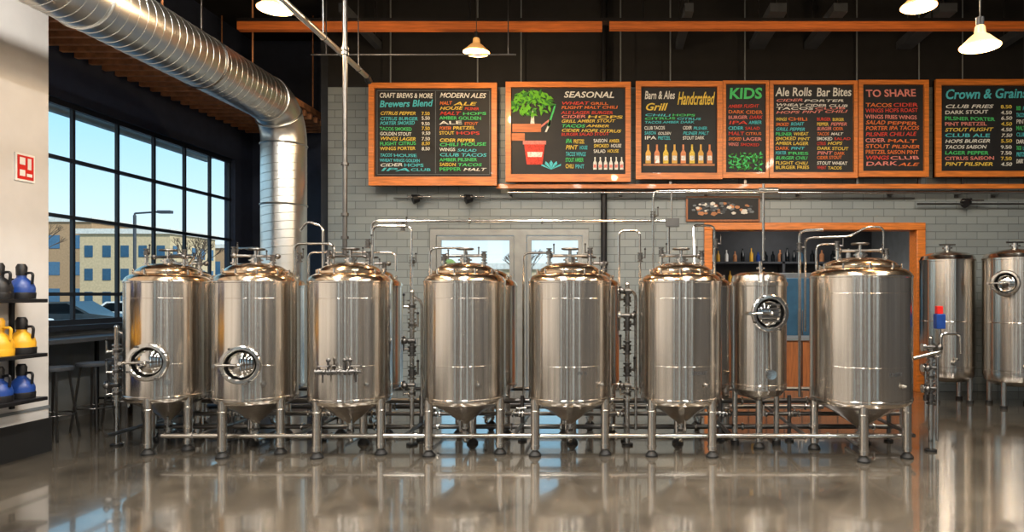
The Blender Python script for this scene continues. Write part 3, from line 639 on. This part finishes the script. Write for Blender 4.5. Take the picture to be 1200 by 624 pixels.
text(o, 'SEASONAL', .92, h-.24, .8, .1, CH['white'], off=.02); lines(o, .88, 1.87, .72, h-.3, 6, ['red', 'orange', 'red', 'pink', 'yellow', 'green', 'yellow']); lines(o, .95, 1.35, .2, .7, 4, ['green', 'yellow', 'cyan']); lines(o, 1.4, 1.85, .45, .7, 2, ['white', 'yellow'])
# 3
b, loc, w, h = board(.34, 1.72, 3.43, 4.99)
for k in range(8): bottle(b, .2+k*.14, .26, .3, [YELP, WOOD, CH['yellow']][k % 3], CH['white'])
b.box(.12, w-.12, -.006, 0, .22, .25, RUST)
o = b.obj('menu_board', loc); text(o, 'Barn & Ales', .14, h-.27, .48, .13, CH['white'], shear=.2); text(o, 'Grill', .14, h-.45, .35, .12, CH['yellow'], shear=.3, off=.02); text(o, 'Handcrafted', .66, h-.36, .6, .21, CH['yellow'], shear=.35, off=.015)
lines(o, .14, w-.15, .88, h-.5, 2, ['cyan', 'green'], .5); lines(o, .14, .6, .62, .86, 2, ['white', 'cyan']); lines(o, .75, 1.2, .62, .86, 2, ['white', 'cyan'])
# 4
b, loc, w, h = board(1.725, 2.46, 3.45, 5.0, .09, .05)
for k in range(90):
    px, pz = rg.uniform(.1, w-.1), rg.uniform(.14, .40); s = rg.uniform(.025, .045); t = rg.uniform(0, 3.1)
    b.prism([(px+s*math.cos(t), pz+s*math.sin(t)), (px+s*.4*math.cos(t+1.57), pz+s*.4*math.sin(t+1.57)), (px-s*math.cos(t), pz-s*math.sin(t)), (px-s*.4*math.cos(t+1.57), pz-s*.4*math.sin(t+1.57))], -.005-.0002*k, 0, G1 if k % 2 else G2)
o = b.obj('menu_board', loc); text(o, 'KIDS', .1, h-.28, .52, .18, CH['green'], off=.03); lines(o, .09, w-.09, .5, h-.36, 6, ['red', 'orange', 'pink', 'red', 'cyan'], .5, .7)
# 5
b, loc, w, h = board(2.47, 3.87, 3.45, 5.0, .09, .06); o = b.obj('menu_board', loc)
text(o, 'Ale Rolls', .1, h-.24, .58, .14, CH['white'], shear=.1); text(o, 'Bar Bites', .75, h-.24, .55, .14, CH['white'], shear=.1)
lines(o, .1, w-.12, 1.02, h-.28, 3, ['pink', 'white', 'white'], .55, .75); lines(o, .1, .65, .13, .98, 8, ['yellow', 'orange', 'cyan', 'green', 'yellow'], .55); lines(o, .76, w-.1, .13, .98, 8, ['red', 'yellow', 'pink', 'orange', 'white'], .55)
# 6
b, loc, w, h = board(3.885, 5.0, 3.47, 5.01, .09, .07); o = b.obj('menu_board', loc)
text(o, 'TO SHARE', .13, h-.26, .8, .12, CH['pink'], off=.02); lines(o, .12, w-.12, .16, h-.34, 8, ['orange', 'red', 'pink', 'orange'], .55, .75)
# 7
b, loc, w, h = board(5.11, 6.85, 3.47, 5.02, .09, .09); o = b.obj('menu_board', loc)
text(o, 'Crown & Grains', .16, h-.3, 1.3, .16, CH['cyan'], shear=.2, off=.02); lines(o, .16, 1.25, .16, h-.38, 8, ['white', 'white', 'green', 'pink', 'yellow', 'cyan'], .5, .75, price=True); lines(o, 1.3, 1.6, .2, h-.4, 7, ['green', 'cyan', 'white'], .5)
bpy.context.view_layer.update()
for t, w, h in texts:
    d = t.dimensions; t.scale = (w/max(d.x, .01), h/max(d.y, .01), 1)
b = MB(); b.box(-1.9, 7.9, YBD+.06, YBD+.14, 3.3, 3.37, WOOD)
for x in (-3.6, -2.2, -1.5, .1, .9, 2.1, 3.9, 4.9, 5.6, 6.6): b.cyl((x, YBD+.08, 4.9), (x, YBD+.08, ZC), .012, MIDG, 6); b.box(x-.02, x+.02, YBD+.06, YBD+.1, 3.37, 4.95, DSTEEL)
b.obj('menu_board_rail')
b = MB(); b.box(1.17, 2.38, YB-.05, YB-.005, 2.79, 3.2, BARW); b.box(1.2, 2.35, YB-.056, YB-.05, 2.82, 3.17, SLATE)
for k in range(60):
    px, pz, s = 1.28+rg.random()*1.0, 2.9+rg.random()*.2, rg.uniform(.02, .06); t = rg.random()*3
    b.prism([(px+s*math.cos(t+q), pz+s*.6*math.sin(t+q)) for q in (0, 1.3, 2.6, 4.1, 5.2)], YB-.058-.0001*k, YB-.055, [DGREY, MIDG, RUST, SOFF][k % 4])
b.obj('wall_picture')

# ------------------------------------------------------------------ left furniture and shelf
b = MB(); b.box(-6.95, -6.4, 7.4, 10.8, 1.02, 1.07, DGREY)
for y in (7.6, 9.1, 10.6):
    for x in (-6.9, -6.45): b.box(x-.02, x+.02, y-.02, y+.02, 0, 1.02, BLACK)
    b.box(-6.9, -6.45, y-.015, y+.015, .2, .23, BLACK)
b.obj('high_table', bevel=.004)
for (x, y) in ((-6.15, 7.5), (-6.1, 8.0), (-6.15, 8.55), (-6.1, 9.2), (-5.8, 9.9)):
    b = MB(); b.lathe([(.17, 0), (.175, .015), (.17, .04), (.02, .045)], DGREY, Matrix.Translation((0, 0, .76)), 28)
    for a in (.78, 2.35, 3.93, 5.5):
        b.cyl((math.cos(a)*.12, math.sin(a)*.12, .77), (math.cos(a)*.22, math.sin(a)*.22, 0), .013, DSTEEL, 8)
    b.ring((0, 0, .28), (0, 0, 1), .186, .009, DSTEEL, 28); b.obj('bar_stool', (x, y, 0))
b = MB()
for z in (1.52, 1.0, .58): b.box(-5.77, -5.46, 5.6, 6.58, z, z+.035, BLACK)
for y in (5.62, 6.5): b.box(-5.77, -5.74, y, y+.04, .5, 1.75, BLACK)
b.obj('display_shelf', bevel=.004)
def jug(x, y, z, m, m2=BLACK, s=1.):
    b = MB(); b.lathe([(.075*s, 0), (.1*s, .02*s), (.105*s, .1*s), (.09*s, .15*s), (.04*s, .2*s), (.032*s, .27*s)], m, None, 26)
    b.lathe([(.106*s, .0), (.11*s, .05*s), (.107*s, .06*s)], m2, None, 26); b.lathe([(.042*s, .22*s), (.045*s, .3*s), (.03*s, .33*s)], m2, None, 20)
    b.tube(fillet([(.035*s, 0, .24*s), (.11*s, 0, .25*s), (.1*s, 0, .14*s)], .04), .012*s, m2); b.obj('growler_jug', (x, y, z))
for y in (6.46, 6.22, 5.98, 5.74): jug(-5.61, y, 1.556, BLUEP if y != 6.22 else BLACK); jug(-5.61, y, 1.036, YELP, BLACK if y > 6.3 else YELP, 1.05); jug(-5.61, y, .616, BLUEP, BLACK, .98)
b = MB(); b.box(-5.77, -5.755, 6.56, 6.78, 2.7, 2.97, WHITEP); b.box(-5.755, -5.75, 6.58, 6.76, 2.72, 2.95, REDP)
b.box(-5.75, -5.747, 6.6, 6.66, 2.86, 2.93, WHITEP); b.box(-5.75, -5.747, 6.69, 6.73, 2.82, 2.93, WHITEP); b.box(-5.75, -5.747, 6.6, 6.66, 2.75, 2.81, WHITEP); b.box(-5.75, -5.747, 6.68, 6.74, 2.75, 2.78, WHITEP)
b.obj('fire_alarm_sign')

# ------------------------------------------------------------------ world, sun, camera
w = bpy.data.worlds.new('sky'); scene.world = w; w.use_nodes = True; nt = w.node_tree
bg = nt.nodes['Background']; tc = nt.nodes.new('ShaderNodeTexCoord'); sx = nt.nodes.new('ShaderNodeSeparateXYZ'); r = nt.nodes.new('ShaderNodeValToRGB')
r.color_ramp.elements[0].position = 0; r.color_ramp.elements[0].color = (*lin((240, 244, 240)), 1)
r.color_ramp.elements[1].position = .6; r.color_ramp.elements[1].color = (*lin((78, 154, 214)), 1)
e = r.color_ramp.elements.new(.2); e.color = (*lin((166, 216, 242)), 1)
nt.links.new(tc.outputs['Generated'], sx.inputs[0]); nt.links.new(sx.outputs[2], r.inputs[0]); nt.links.new(r.outputs[0], bg.inputs[0]); bg.inputs[1].default_value = 1.45
s = bpy.data.lights.new('sun', 'SUN'); s.energy = 4.2; s.color = (1, .93, .82); s.angle = .01
so = bpy.data.objects.new('sun', s); scene.collection.objects.link(so); so.rotation_euler = V((-.7, .5, -.55)).to_track_quat('-Z', 'Y').to_euler()

cd = bpy.data.cameras.new('camera'); cam = bpy.data.objects.new('camera', cd); scene.collection.objects.link(cam)
cam.location = (0, 0, 1.6); cam.rotation_euler = (math.pi/2, 0, 0); cd.lens = 24; cd.sensor_width = 36; cd.shift_x = -.1; cd.shift_y = .0275; cd.clip_end = 400
scene.camera = cam
